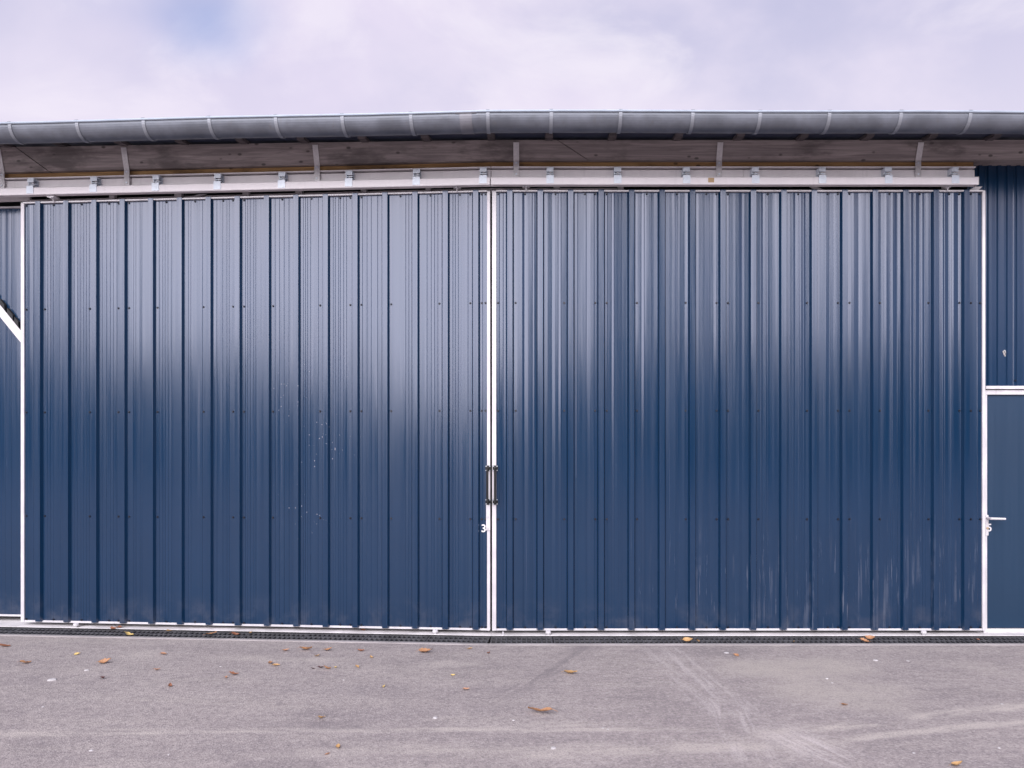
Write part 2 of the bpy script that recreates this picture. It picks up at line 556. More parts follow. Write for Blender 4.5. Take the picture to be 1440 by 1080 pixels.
m = MB()
m.box(SW, SE, -0.75, D_IN, -0.20, 0.014)
sill = obj('concrete_sill', m, SILL, origin=W(0, 0, 0), bevel=0.004)
tag(sill, 'pale concrete sill running under the sliding doors behind the drain', 'sill', kind='structure')

# ------------------------------------------------------------------ drain channel
drain = thing('drain_channel', W(0, 0.16, 0), 'long black slotted drain let into the yard along the foot of the doors', 'drain')
m = MB()
m.box(SW, SE, D_IN, D_OUT, -0.16, -0.11)
m.box(SW, SE, D_IN, D_IN + 0.012, -0.11, 0.010)
obj('trough', m, BLACK, drain)
m = MB()
m.box(SW, SE, D_OUT - 0.030, D_OUT + 0.012, -0.11, 0.006)
obj('channel_edge', m, EDGE, drain, bevel=0.003)
d0, d1 = D_IN + 0.014, D_OUT - 0.032
gl = 0.5
gm = MB()
for q0, q1 in ((0.0, 0.014), ((d1 - d0) / 2 - 0.009, (d1 - d0) / 2 + 0.009), (d1 - d0 - 0.014, d1 - d0)):
    gm.box(0.002, gl - 0.002, q0, q1, -0.012, 0.003, m=L)
ns = 13
for i in range(ns):
    x = 0.004 + (gl - 0.02) * i / (ns - 1)
    for q0, q1 in ((0.018, (d1 - d0) / 2 - 0.009), ((d1 - d0) / 2 + 0.009, d1 - d0 - 0.018)):
        gm.box(x, x + 0.0115, q0, q1, -0.007, 0.0015, m=L)
grate_me = mesh_of(gm, 'grate', CAST)
k = 0
s = -9.0
rg = random.Random(4)
while s < SE - 0.1:
    o = put('grate', grate_me, drain, s + 0.0, d0, 0.002 + rg.uniform(-0.002, 0.002))
    if s < -1e-6 and s + gl > 1e-6:
        o.hide_render = False
    s += gl

# ------------------------------------------------------------------ hangar
hangar = thing('hangar', W(0, -2, 0), 'long low steel clad hangar with timber eaves beam and navy wall sheets', 'building')

# profiled sheet ---------------------------------------------------------------
PITCH, RIB_H = 0.2515, 0.027


def sheet_profile(sa, sb, ribs, rnd, tilt, flute_w=0, rk=1.0, rh=RIB_H):
    pts = []
    cuts = [(r - 0.038 * rk, r + 0.038 * rk) for r in ribs]
    for r in ribs:
        for ds, dd in ((-0.0335, 0), (-0.0215, rh), (0.0215, rh), (0.0335, 0)):
            pts.append((r + ds * rk, dd))
    # flats between ribs: shallow stiffening flutes with slightly uneven facets
    edges = sorted([sa] + [c for a in cuts for c in a] + [sb])
    for a, b2 in zip(edges[::2], edges[1::2]):
        w_ = b2 - a
        if w_ < 0.02:
            continue
        if flute_w:
            # broad shallow facets, uneven, with a thin raised edge here and there
            q = a + rnd.uniform(0.012, 0.03)
            while q < b2 - 0.012:
                lvl = rnd.uniform(-tilt, tilt)
                pts.append((q, lvl))
                if rnd.random() < 0.45:
                    pts += [(q + 0.003, lvl + 0.0016), (q + 0.006, lvl + 0.0002)]
                q += rnd.uniform(0.6, 1.4) * flute_w
        else:
            # nearly flat, with fine rolled lines
            q = a + rnd.uniform(0.012, 0.03)
            while q < b2 - 0.016:
                lvl = rnd.uniform(-tilt, tilt)
                pts.append((q, lvl))
                if rnd.random() < 0.7:
                    pts += [(q + 0.0022, lvl - 0.0013), (q + 0.0044, lvl)]
                q += rnd.uniform(0.014, 0.042)
    pts.append((sa, pts and 0.0))
    pts.append((sb, 0.0))
    out_ = []
    for p_ in sorted(pts):
        if sa - 1e-9 <= p_[0] <= sb + 1e-9 and (not out_ or p_[0] - out_[-1][0] > 1e-4):
            out_.append(p_)
    # where a rib is cut by the edge keep its height
    for e in (0, -1):
        for r in ribs:
            if abs(out_[e][0] - r) < 0.021:
                out_[e] = (out_[e][0], rh)
    return out_


def sheet(parent, sa, sb, ribs, z0, z1, d, mat, seed, tilt=0.0008, lap=0.0, name='cladding_sheet', flute_w=0, rk=1.0, rh=RIB_H):
    rnd = random.Random(seed)
    prof = sheet_profile(sa, sb, ribs, rnd, tilt, flute_w, rk, rh)
    m_ = MB()
    zs = [z0 + (z1 - z0) * i / 6 for i in range(7)]
    n_ = len(prof)
    vs = []
    lean = [rnd.uniform(-0.0015, 0.0015) for _ in zs]
    for i, z in enumerate(zs):
        for s_, dd in prof:
            vs.append(W(s_, d + dd + lap + lean[i] * 0.4, z))
    fs = []
    for i in range(6):
        for j in range(n_ - 1):
            fs.append((i * n_ + j, i * n_ + j + 1, (i + 1) * n_ + j + 1, (i + 1) * n_ + j))
    m_.add(vs, fs)
    return obj(name, m_, mat, parent, origin=W((sa + sb) / 2, d, z0), solid=0.0012)


sm = MB()
sm.cyl(L(0, 0, 0), L(0, 0.0022, 0), 0.0090, 10)
sm.cyl(L(0, 0.0025, 0), L(0, 0.0085, 0), 0.0065, 6, 0.0052)
screw_me = mesh_of(sm, 'screw', SCREW)


def screw(parent, s_, d, z):
    return put('screw', screw_me, parent, s_, d, z)


# eaves: heights read off the photograph at their own stand-off ----------------
BD0, BD1 = 0.050, 0.100                     # foot and head of the leaning beam
zb0 = P(840, 225.5, BD0)[1]
zb1 = P(840, 196.5, BD1)[1]
joints = [SW, P(45, 223, 0.075)[0], P(806, 209, 0.075)[0], 6.3, SE]
LIFT0, LIFT1 = 0.018, 0.072


def lift(s_, a):
    return a * max(0.0, min(1.6, -s_ / 4.4))


sk = 0.13                                   # scarf: half the run of the slanted cut
for a, b2 in zip(joints[:-1], joints[1:]):
    m = MB()
    e0 = 0 if a == SW else 1
    e1 = 0 if b2 == SE else 1
    gp = 0.0040
    st = [(a, e0), (b2, e1)] if not (a < 0 < b2) else [(a, e0), (0.0, 0), (b2, e1)]
    vs = []
    for i, (s_, e) in enumerate(st):
        sgn = gp if i == 0 else (-gp if i == len(st) - 1 else 0)
        for d, z, dx in ((BD0, zb0, sk), (BD1, zb1, -sk), (BD1 - 0.12, zb1, -sk), (BD0 - 0.12, zb0, sk)):
            z = z + lift(s_, LIFT0 if abs(z - zb0) < 1e-6 else LIFT1)
            vs.append(W(s_ + (dx * e) + sgn * 1.0, d, z) if abs(s_) > 1e-9 else W(0.0, d, z))
    nst = len(st)
    fs = [(0, 1, 2, 3), tuple((nst - 1) * 4 + j for j in (3, 2, 1, 0))]
    for i in range(nst - 1):
        for j in range(4):
            kx = (j + 1) % 4
            fs.append((i * 4 + j, (i + 1) * 4 + j, (i + 1) * 4 + kx, i * 4 + kx))
    m.add(vs, fs)
    obj('beam_plank', m, BEAM, hangar, bevel=0.003)

S_R = P(1370, 240, 0.03)[0]                 # where the navy wall sheet begins on the right
m = MB()
zt = P(840, 234.5, 0.045)[1]
m.sweep([(-0.05, zt + 0.001), (0.019, zt + 0.001), (0.019, zb0 - 0.004), (-0.05, zb0 - 0.004)], [SW, -4.4, 0.0, S_R], dz=lambda q: lift(q, LIFT0))
obj('batten', m, BATTEN, hangar)
# pale flashing, in lengths, with a bright folded lip
zf0 = P(840, 263, 0.04)[1]
zr0, zr1 = P(840, 259.5, 0.10)[1], P(840, 248.6, 0.10)[1]
cuts = [SW, -5.9, -3.05, 0.0, 2.05, S_R]
for a, b2 in zip(cuts[:-1], cuts[1:]):
    m = MB()
    ss = [a + (0.0015 if a != SW else 0), b2 - (0.0015 if b2 != S_R else 0)]
    m.sweep([(0.020, zr1 - 0.03), (0.034, zr1 - 0.03), (0.034, zt - 0.021), (0.020, zt - 0.021)], ss, dz=lambda q: lift(q, LIFT0))
    m.sweep([(-0.02, zt - 0.008), (0.050, zt - 0.008), (0.052, zt), (-0.02, zt)], ss, dz=lambda q: lift(q, LIFT0))
    obj('flashing', m, BEIGE, hangar)
# second pale flashing seen in the slot over the left leaf
m = MB()
m.box(P(32, 560)[0], P(868, 265, -0.08)[0], -0.10, -0.08, P(690, 272, -0.08)[1], P(690, 264.5, -0.08)[1])
m.box(SW, P(32, 560)[0], -0.10, -0.08, P(10, 283, -0.08)[1], P(10, 276, -0.08)[1])
obj('lower_flashing', m, BEIGE, hangar)

# roof, dark sheet standing in for the unlit interior, ends
z_eave, z_wall = 3.975, 4.045
m = MB()
sl = (z_wall - z_eave) / 0.52


def roof_z(d):
    return z_eave + (0.55 - d) * sl


for a, b2 in ((SW, 0.0), (0.0, SE)):
    prof = [(0.55, roof_z(0.55)), (BACK, roof_z(BACK)), (BACK, roof_z(BACK) + 0.04), (0.55, roof_z(0.55) + 0.03)]
    m.sweep(prof, [a, -4.4 if a < 0 else b2 / 2, b2] if a < 0 else [a, b2], dz=lambda q: lift(q, LIFT1))
obj('roof', m, ROOF, hangar)
m = MB()
m.box(SW, SE, -0.42, -0.40, 0.014, z_wall - 0.02)
obj('interior_shade_sheet', m, DARKIN, hangar)
m = MB()
for e, b2 in ((SW, SW + 0.1), (SE - 0.1, SE)):
    m.box(e, b2, BACK, -0.43, 0.0, z_wall - 0.05)
m.box(SW, SE, BACK - 0.1, BACK, 0.0, z_wall + 0.5)
obj('end_wall', m, NAVY_FLAT, hangar)

# rafter ends under the eaves, one at every gutter strap
STRAPS = [-67, 18, 112, 205, 297, 390, 483, 579, 677, 775, 872, 973, 1067, 1164, 1264, 1361, 1458]
for px in STRAPS:
    s_ = P(px, 176, 0.66)[0]
    m = MB()
    m.sweep([(0.24, roof_z(0.24) - 0.004), (0.05, roof_z(0.05) - 0.004), (0.05, roof_z(0.05) - 0.03), (0.20, roof_z(0.20) - 0.030)], [s_ - 0.03, s_ + 0.03], m=frame(s_), dz=lambda q: lift(q, LIFT1))
    obj('rafter', m, OLDWOOD, hangar)

# steel straps tying the beam down
strap_m = {}
for px in (-90, 3, 178.5, 446, 726, 1011, 1291, 1570):
    sb_ = P(px, 250, 0.055)[0]
    zlo, zbd, zhi = P(726, 250, 0.055)[1] + lift(sb_, LIFT0), zb0 - 0.004 + lift(sb_, LIFT0), zb1 - 0.022 + lift(sb_, LIFT1)
    q1 = BD0 + (BD1 - BD0) * 0.88
    m = MB()
    m.sweep([(0.0545, zlo), (0.0595, zlo), (0.0595, zbd), (q1 + 0.010, zhi), (q1 + 0.005, zhi + 0.002), (0.0545, zbd + 0.002)], [sb_ - 0.023, sb_ + 0.023], m=frame(sb_))
    st_ = obj('strap', m, GALV, hangar)
    for zz_ in (zlo + 0.028, zbd - 0.02):
        m = MB()
        m.cyl(W(sb_, 0.059, zz_), W(sb_, 0.065, zz_), 0.007, 8)
        obj('strap_screw', m, GALV_BRIGHT, st_)

# galvanised tabs that hang below the track
for px, wd in ((157, 0.045), (250, 0.06), (345, 0.05), (420, 0.06), (511, 0.045), (602, 0.045), (783, 0.05), (873, 0.045)):
    s_ = P(px, 265, -0.02)[0]
    m = MB()
    zc = P(690, 262, -0.02)[1]
    m.box(s_ - wd / 2, s_ + wd / 2, -0.06, -0.02, zc - 0.060, zc + 0.05)
    obj('hanger_tab', m, GALV, hangar)

# navy wall sheets on the right, above the side door and beyond it
zc0 = P(1410, 543.5, -0.06)[1]
zc1 = P(1410, 222, -0.06)[1]
rib_r = P(1422, 400, -0.03)[0]
WP = 0.0785
ribs = [rib_r + WP * i for i in range(-4, 70)]
sdoor0 = P(1383.5, 700, -0.05)[0]
s_end_door = sdoor0 + 1.06
sh = sheet(hangar, S_R, s_end_door, [r for r in ribs if S_R + 0.03 < r < s_end_door - 0.03], zc0, zc1, -0.066, NAVY, 71, 0.0007, flute_w=0.03, rk=0.62, rh=0.012)
for px, py in ((1403, 400), (1403, 535), (1427.5, 535), (1434, 400)):
    s_, z_ = P(px, py, -0.066)
    screw(sh, s_, -0.064, z_)
s_, z_ = P(1413, 496, -0.06)
m = MB()
for dx, dz_, rx, rz in ((0, 0, 0.010, 0.024), (-0.006, 0.008, 0.010, 0.008), (0.004, -0.014, 0.005, 0.018)):
    nn = 9
    vs = [W(s_ + dx + rx * math.cos(t * 2 * math.pi / nn), -0.0605, z_ + dz_ + rz * math.sin(t * 2 * math.pi / nn)) for t in range(nn)]
    vs += [p_ + Vector((0, 0.008, 0)) for p_ in vs]
    m.add(vs, [tuple(range(nn))] + [(i, (i + 1) % nn, nn + (i + 1) % nn, nn + i) for i in range(nn)])
obj('bird_dropping', m, STAIN, sh)
sheet(hangar, s_end_door, SE, [r for r in ribs if s_end_door + 0.04 < r < SE - 0.04], 0.03, zc1, -0.066, NAVY, 72, 0.0007, flute_w=0.03, rk=0.62, rh=0.012)
m = MB()
m.box(sdoor0, s_end_door, -0.075, -0.020, zc0 - 0.024, zc0 + 0.002)
obj('drip_flashing', m, WHITE, hangar, bevel=0.002)

# ------------------------------------------------------------------ side door on the right
sd = thing('side_door', W(sdoor0 + 0.5, -0.06, 0.014), 'plain flat navy door in a white frame with lever handle and figure 5', 'door')
zh0 = P(1410, 555, -0.045)[1]
jw = 0.022
m = MB()
m.box(sdoor0 - 0.006, sdoor0 + jw, -0.12, -0.040, 0.014, zh0)
m.box(s_end_door - jw, s_end_door, -0.12, -0.040, 0.014, zh0)
m.box(sdoor0 - 0.006, s_end_door, -0.12, -0.040, zh0, zc0 - 0.030)
obj('door_frame', m, WHITE, sd, bevel=0.002)
m = MB()
m.box(sdoor0 + jw + 0.003, s_end_door - jw - 0.003, -0.10, -0.060, 0.05, zh0 - 0.003)
leaf = obj('door_leaf', m, NAVY_FLAT, sd)
m = MB()
m.box(sdoor0 + jw, s_end_door - jw, -0.12, -0.055, 0.014, 0.044)
obj('threshold', m, SILL, sd)
hs, hz = P(1388, 728, -0.05)
m = MB()
s0_ = P(1384.5, 740, -0.05)[0]
m.box(s0_, s0_ + 0.026, -0.058, -0.036, P(1386, 753, -0.05)[1], P(1386, 724, -0.05)[1])
pl = obj('lock_plate', m, WHITE, sd, bevel=0.003)
m = MB()
hp = s0_ + 0.012
m.cyl(W(hp, -0.040, hz), W(hp, 0.020, hz - 0.002), 0.010, 10)
m.cyl(W(hp - 0.006, 0.018, hz - 0.001), W(hp + 0.118, 0.014, hz - 0.004), 0.0105, 10, 0.009)
obj('lever_handle', m, WHITE, sd, smooth=False)
m = MB()
m.cyl(W(hp + 0.002, -0.038, hz - 0.085), W(hp + 0.002, -0.030, hz - 0.085), 0.009, 10)
obj('lock_cylinder', m, TAN, sd)


def figure(ch, s_, d, z, size, mat, parent):
    cu = bpy.data.curves.new('number', 'FONT')
    cu.body = ch
    cu.size = size
    cu.extrude = 0.0012
    cu.offset = 0.0012
    cu.align_x = 'CENTER'
    cu.materials.append(mat)
    o = bpy.data.objects.new('number', cu)
    COL.objects.link(o)
    o.parent = parent
    o.location = W(s_, d, z) - wloc(parent)
    o.rotation_euler = (R(90), 0, face_rot(s_))
    return o


NUM = metal_paint('white_number_vinyl', (0.82, 0.80, 0.80), 0.5, dirt=0.0)
s5, z5 = P(1391.7, 747, -0.055)
figure('5', s5 - 0.001, -0.0575, z5, 0.088, NUM, sd)

# ------------------------------------------------------------------ sliding doors
Z_D0 = P(1000, 886.5)[1]
Z_D1 = P(1000, 268.5)[1]


def door(name, label, s0_, s1_, ribs, d, z0, z1, mat, seed, tilt, seams, post0, post1, rows, group, flute_w=0):
    t = thing(name, W((s0_ + s1_) / 2, d - 0.02, 0.02), label, 'sliding door', group)
    fw0, fw1 = post0, post1
    # frame: two posts, head and foot rails
    for a, b2 in ((s0_, s0_ + fw0), (s1_ - fw1, s1_)):
        m_ = MB()
        m_.box(a, b2, d - 0.05, d + 0.012, z0, z1)
        obj('frame_post', m_, WHITE, t, bevel=0.002)
    m_ = MB()
    m_.box(s0_ + fw0, s1_ - fw1, d - 0.05, d - 0.004, z1 - 0.05, z1 - 0.0006)
    m_.box(s0_ + fw0, s1_ - fw1, d - 0.0035, d + 0.024, z1 - 0.012, z1 - 0.0006)
    obj('head_rail', m_, WHITE, t)
    m_ = MB()
    m_.box(s0_ + fw0, s1_ - fw1, d - 0.05, d + 0.006, z0 + 0.0006, z0 + 0.017)
    obj('foot_rail', m_, WHITE, t)
    for z_ in (0.95, 1.85, 2.75):
        pass
    bounds = [s0_ + fw0 + 0.0005] + seams + [s1_ - fw1 - 0.0005]
    sheets = []
    for i, (a, b2) in enumerate(zip(bounds[:-1], bounds[1:])):
        lo = a - (0.037 if i else 0)
        hi = b2 + (0.0375 if i < len(bounds) - 2 else 0)
        rr = [r for r in ribs if lo - 0.001 < r - 0.02 and r + 0.02 < hi + 0.001]
        if hi - lo < 0.05:
            continue
        sh_ = sheet(t, lo, hi, rr, z0 + 0.010, z1 + 0.002, d + (0.0016 if i % 2 else 0.0), mat, seed + i, tilt, flute_w=flute_w)
        sheets.append((lo, hi, sh_))

    def owner(s_):
        for lo, hi, sh_ in sheets:
            if lo <= s_ <= hi:
                return sh_
        return sheets[0][2]

    for ri, z_ in enumerate(rows):
        spots = []
        for k_, r in enumerate(ribs):
            ph = k_ % 4
            if ph == 3:
                spots += [r - 0.047, r + 0.047]
            elif ri in (0, len(rows) - 1):
                if ph in (0, 1, 2):
                    spots.append(r + 0.125 if ph != 2 else r + 0.118)
            elif ph == 0:
                spots.append(r + 0.047)
            elif ph == 2:
                spots.append(r - 0.052)
        spots += [s0_ + fw0 + 0.014, s1_ - fw1 - 0.014]
        for s_ in spots:
            if s0_ + fw0 + 0.008 < s_ < s1_ - fw1 - 0.008:
                screw(owner(s_), s_, d + 0.0025, z_)
    return t


rows = [P(1000, y)[1] for y in (882, 730, 577.5, 426, 273)]
SL0 = P(30.5, 560)[0]
ribsL = [P(56, 500)[0] + i * (P(669.5, 500)[0] - P(56, 500)[0]) / 15 for i in range(16)]
doorL = door('sliding_door', 'tall navy ribbed sliding door bearing the figure 3 by its lock', SL0, -0.010, ribsL, 0.0, Z_D0, Z_D1, NAVY_LEFT, 10, 0.0003,
             [ribsL[3], ribsL[7], ribsL[11], ribsL[15]], 0.030, 0.024, rows, 'navy sliding doors along the hangar front')
SR1 = P(1384.5, 560)[0]
ribsR = [P(717, 500)[0] + i * (P(1357, 500)[0] - P(717, 500)[0]) / 15 for i in range(16)]
doorR = door('sliding_door', 'tall navy ribbed sliding door with pale scuffs low down, next to the flat side door', 0.006, SR1, ribsR, 0.0, Z_D0, Z_D1, NAVY, 30, 0.0022,
             [ribsR[3], ribsR[7], ribsR[11], ribsR[15]], 0.034, 0.024, rows, 'navy sliding doors along the hangar front', flute_w=0.028)
# the next leaf to the left, set further back on its own run
DN = -0.13
zn0 = P(12, 866.5, DN)[1]
zn1 = P(12, 291.5, DN)[1]
rn = [P(-22, 500, DN)[0] - PITCH * i for i in range(17)][::-1]
doorN = door('sliding_door', 'navy sliding door at the photo edge with a white diagonal brace, mostly out of frame', SW, SL0 + 0.10, rn, DN, zn0, zn1, NAVY, 50, 0.0006,
             [rn[0], rn[4], rn[8], rn[12]], 0.03, 0.03, [z + 0.01 for z in rows], 'navy sliding doors along the hangar front')
# its diagonal brace, standing proud of the sheet
sa_, za_ = P(0, 436, DN + 0.03)
sb2, zb2 = P(34, 478, DN + 0.03)
slope = (zb2 - za_) / (sb2 - sa_)
s_top = sa_ + (zn1 - 0.12 - za_) / slope
m = MB()
hw = 0.052
m.hexa([W(s_top, DN + 0.040, zn1 - 0.12 - hw), W(sb2 + 0.05, DN + 0.040, zb2 + slope * 0.05 - hw), W(sb2 + 0.05, DN + 0.0355, zb2 + slope * 0.05 - hw), W(s_top, DN + 0.0355, zn1 - 0.12 - hw),
        W(s_top, DN + 0.040, zn1 - 0.12 + hw), W(sb2 + 0.05, DN + 0.040, zb2 + slope * 0.05 + hw), W(sb2 + 0.05, DN + 0.0355, zb2 + slope * 0.05 + hw), W(s_top, DN + 0.0355, zn1 - 0.12 + hw)])
obj('brace', m, WHITE, doorN)
for px, pw in ((-9, 0.05), (3.5, 0.045), (14.5, 0.055), (23.5, 0.040)):  # black wedges standing in for the shaded openings under the rib ends
    s_, z_ = P(px, 430 + (px) * 1.2, DN + 0.03)
    m = MB()
    zl = lambda q: za_ + (q - sa_) * slope + hw - 0.01
    a, b2 = s_ - pw / 2, s_ + pw / 2
    m.hexa([W(a, DN + 0.034, zl(a)), W(b2, DN + 0.034, zl(b2)), W(b2, DN + 0.004, zl(b2)), W(a, DN + 0.004, zl(a)),
            W(a, DN + 0.034, zl(a) + 0.055), W(b2 - 0.004, DN + 0.034, zl(b2) + 0.06), W(b2 - 0.004, DN + 0.004, zl(b2) + 0.06), W(a, DN + 0.004, zl(a) + 0.055)])
    obj('rib_end_shade', m, BLACK, doorN)

# pull handles
for t, px, s_edge in ((doorL, 686.7, -1), (doorR, 696.5, 1)):
    s_ = P(px, 680)[0]
    z0_, z1_ = P(px, 709.5)[1], P(px, 654.5)[1]
    hb = 0.046
    m = MB()
    m.cyl(W(s_, 0.062, z0_ + 0.02), W(s_, 0.062, z1_ - 0.02), 0.0095, 12)
    h = obj('pull_handle', m, BLACK, t)
    for a, b2 in ((z0_, z0_ + hb), (z1_ - hb, z1_)):
        m = MB()
        m.box(s_ - 0.021, s_ + 0.021, 0.0125, 0.020, a, b2)
        m.cyl(W(s_, 0.018, (a + b2) / 2), W(s_, 0.064, (a + b2) / 2), 0.0135, 10, 0.012)
        obj('handle_bracket', m, BLACK, h, bevel=0.002)
        for dx in (-0.015, 0.015):
            for dz_ in (0.006, hb - 0.006):
                m = MB()
                m.cyl(W(s_ + dx, 0.0198, a + dz_), W(s_ + dx, 0.024, a + dz_), 0.0042, 8)
                obj('bracket_screw', m, GALV_BRIGHT, h)
# lock and figure on the left leaf
s_l = P(684, 720)[0]
m = MB()
m.box(s_l, s_l + 0.034, 0.0125, 0.024, P(686, 746, 0.02)[1], P(686, 710, 0.02)[1])
lk = obj('lock_plate', m, WHITE, doorL, bevel=0.003)
for py in (727, 742.5):
    s_, z_ = P(685.6, py, 0.03)
    m = MB()
    m.cyl(W(s_, 0.0235, z_), W(s_, 0.031, z_), 0.0085, 10)
    obj('lock_cylinder', m, GALV, lk)
s3, z3 = P(680.2, 748, 0.004)
figure('3', s3, 0.0042, z3, 0.088, NUM, doorL)

# rollers that carry the leaves, and stays showing in the slot above them
for t, px in ((doorL, 77), (doorL, 643), (doorR, 740), (doorR, 1331), (doorN, -160)):
    s_ = P(px, 264, 0.02)[0]
    zt_ = Z_D1
    m = MB()
    m.cyl(W(s_, 0.030, zt_ - 0.006), W(s_, 0.060, zt_ + 0.030), 0.006, 8)
    r_ = obj('roller_hanger', m, WHITE, t)
    m = MB()
    for dx in (-0.020, 0.0, 0.020):
        zc_ = zt_ + 0.024 + (0.003 if dx else -0.003)
        m.cyl(W(s_ + dx, 0.0, zc_), W(s_ + dx, 0.075, zc_), 0.0115, 10)
    obj('roller', m, WHITE, r_)
for t, pa, pb in ((doorL, (286, 271), (246, 279)), (doorR, (1143, 263), (1160, 268)), (doorR, (1376, 262), (1362, 267))):
    (sa2, z_a), (sb3, z_b) = P(*pa, -0.03), P(*pb, -0.03)
    z_a, z_b = Z_D1 + 0.045, Z_D1 - 0.01
    m = MB()
    a, b2 = min(sa2, sb3), max(sa2, sb3)
    m.hexa([W(sa2 - 0.03, -0.026, z_a), W(sb3 - 0.04, -0.026, z_b), W(sb3 - 0.04, -0.034, z_b), W(sa2 - 0.03, -0.034, z_a),
            W(sa2 + 0.03, -0.026, z_a), W(sb3 + 0.05, -0.026, z_b), W(sb3 + 0.05, -0.034, z_b), W(sa2 + 0.03, -0.034, z_a)])
    obj('stay', m, WHITE, t)

# ------------------------------------------------------------------ door track
track = thing('door_track', W(0, 0.08, P(840, 262, 0.09)[1]), 'pale steel track bolted above the sliding doors on zinc clamps', 'door track')
s_re = P(1376, 255, 0.10)[0]
cutsT = [SW, -3.9, 0.0, s_re]
for a, b2 in zip(cutsT[:-1], cutsT[1:]):
    m = MB()
    # box track with an open slot below
    prof = [(0.044, zr0 + 0.004), (0.040, zr0 + 0.004), (0.040, zr1), (0.046, zr1 + 0.004), (0.094, zr1 + 0.002), (0.100, zr1 - 0.006), (0.100, zr0 + 0.004), (0.096, zr0),
            (0.090, zr0), (0.090, zr0 + 0.004), (0.0955, zr0 + 0.007), (0.0955, zr1 - 0.006), (0.044, zr1 - 0.003)]
    m.sweep(prof, [a + (0.001 if a != SW else 0), b2 - (0.001 if b2 != s_re else 0)], dz=lambda q: lift(q, LIFT0))
    obj('rail', m, TRACK, track)
# clamps
cm = MB()
cm.box(-0.028, 0.028, 0.036, 0.041, 0.0, 0.074, m=L)                    # back plate
cm.box(-0.028, 0.028, 0.041, 0.092, 0.068, 0.0735, m=L)                 # folded top
cm.box(-0.028, 0.028, 0.0921, 0.0965, 0.040, 0.0745, m=L)                # front plate
cm.box(-0.028, -0.023, 0.041, 0.086, 0.022, 0.068, m=L)                 # side web
cm.hexa([L(-0.023, 0.092, 0.024), L(0.028, 0.092, 0.024), L(0.028, 0.041, 0.034), L(-0.023, 0.041, 0.034),
         L(-0.023, 0.092, 0.029), L(0.028, 0.092, 0.029), L(0.028, 0.041, 0.039), L(-0.023, 0.041, 0.039)])
clamp_me = mesh_of(cm, 'clamp', GALV_BRIGHT)
bm_ = MB()
bm_.cyl(L(0.004, 0.070, -0.006), L(0.004, 0.070, 0.062), 0.006, 8)
bm_.cyl(L(0.004, 0.070, 0.030), L(0.004, 0.070, 0.041), 0.0135, 6)
bm_.cyl(L(0.004, 0.070, 0.012), L(0.004, 0.070, 0.022), 0.0135, 6)
bolt_me = mesh_of(bm_, 'bolt', GALV)
sm_ = MB()
hh = zr1 - zr0
sm_.box(-0.030, 0.030, 0.1005, 0.1045, -hh + 0.006, 0.006, m=L)
sm_.box(-0.030, 0.030, 0.040, 0.1045, 0.0065, 0.0105, m=L)
saddle_me = mesh_of(sm_, 'saddle', GALV_BRIGHT)
CL = [-145, -50, 46, 134.5, 221.5, 308, 398, 492, 586.5, 680, 773.5, 868, 964.5, 1061, 1154.5, 1247, 1340.5]
for px in CL:
    s_ = P(px, 243, 0.07)[0]
    c = put('clamp', clamp_me, track, s_, 0.0, zr1 + 0.004 + lift(s_, LIFT0))
    bo = bpy.data.objects.new('bolt', bolt_me)
    COL.objects.link(bo)
    bo.parent = c
    sd_ = bpy.data.objects.new('saddle', saddle_me)
    COL.objects.link(sd_)
    sd_.parent = c
s_t = P(1000, 252, 0.10)[0]
m = MB()
m.box(s_t - 0.024, s_t + 0.024, 0.1003, 0.1012, zr0 + 0.017, zr1 - 0.008)
obj('sticker', m, TAN, track)
m = MB()
m.box(s_re, s_re + 0.004, 0.036, 0.100, zr0, zr1 + 0.002)
obj('end_plate', m, GALV, track)

# ------------------------------------------------------------------ gutter
GD, GR, GZ = 0.590, 0.100, 3.966            # centre line stand-off, radius, height
gut = thing('gutter', W(0, GD, GZ - GR), 'weathered grey half round gutter held by zinc straps along the eaves', 'gutter')


def gz(s_):
    return 0.040 * max(0.0, min(1.0, -s_ / 4.4)) + (-0.010 * max(0, s_ - 2.2) / 2.0) + 0.003 * math.sin(s_ * 2.3)


def gut_arc(r, a0=0.0, a1=180.0, n=18):
    return [(GD + r * math.cos(R(a0 + (a1 - a0) * i / n)), GZ - r * math.sin(R(a0 + (a1 - a0) * i / n))) for i in range(n + 1)]


def shell(m_, ro, ri, a0, a1, ss, n=18, mm=W):
    o_ = gut_arc(ro, a0, a1, n)
    i_ = gut_arc(ri, a0, a1, n)
    m_.sweep(o_ + i_[::-1], ss, m=mm, dz=gz)


def stations(a, b2, step=0.35):
    n_ = max(1, int((b2 - a) / step))
    ss = [a + (b2 - a) * i / n_ for i in range(n_ + 1)]
    if a < -1e-6 < 1e-6 < b2:
        ss = sorted([x for x in ss if abs(x) > 0.05] + [0.0])
    return ss


s_j = P(655, 165, 0.68)[0]
for a, b2 in ((SW - 0.1, s_j), (s_j, SE + 0.1)):
    m = MB()
    shell(m, GR, GR - 0.003, 0, 180, stations(a, b2))
    obj('trough', m, ZINC, gut, smooth=False)
    m = MB()
    bead = [(GD + GR + 0.005 + 0.009 * math.cos(R(t)), GZ + 0.007 + 0.009 * math.sin(R(t))) for t in range(0, 360, 36)]
    m.sweep(bead, stations(a, b2), dz=lambda q: gz(q))
    obj('bead', m, ZINC_BEAD, gut)
m = MB()
shell(m, GR + 0.003, GR + 0.0005, 2, 178, [s_j - 0.045, s_j, s_j + 0.045])
m.sweep([(GD + GR + 0.012 * math.cos(R(t)), GZ + 0.006 + 0.013 * math.sin(R(t))) for t in range(0, 360, 36)], [s_j - 0.075, s_j, s_j + 0.075], dz=gz)
obj('joint_sleeve', m, ZINC_JOINT, gut)
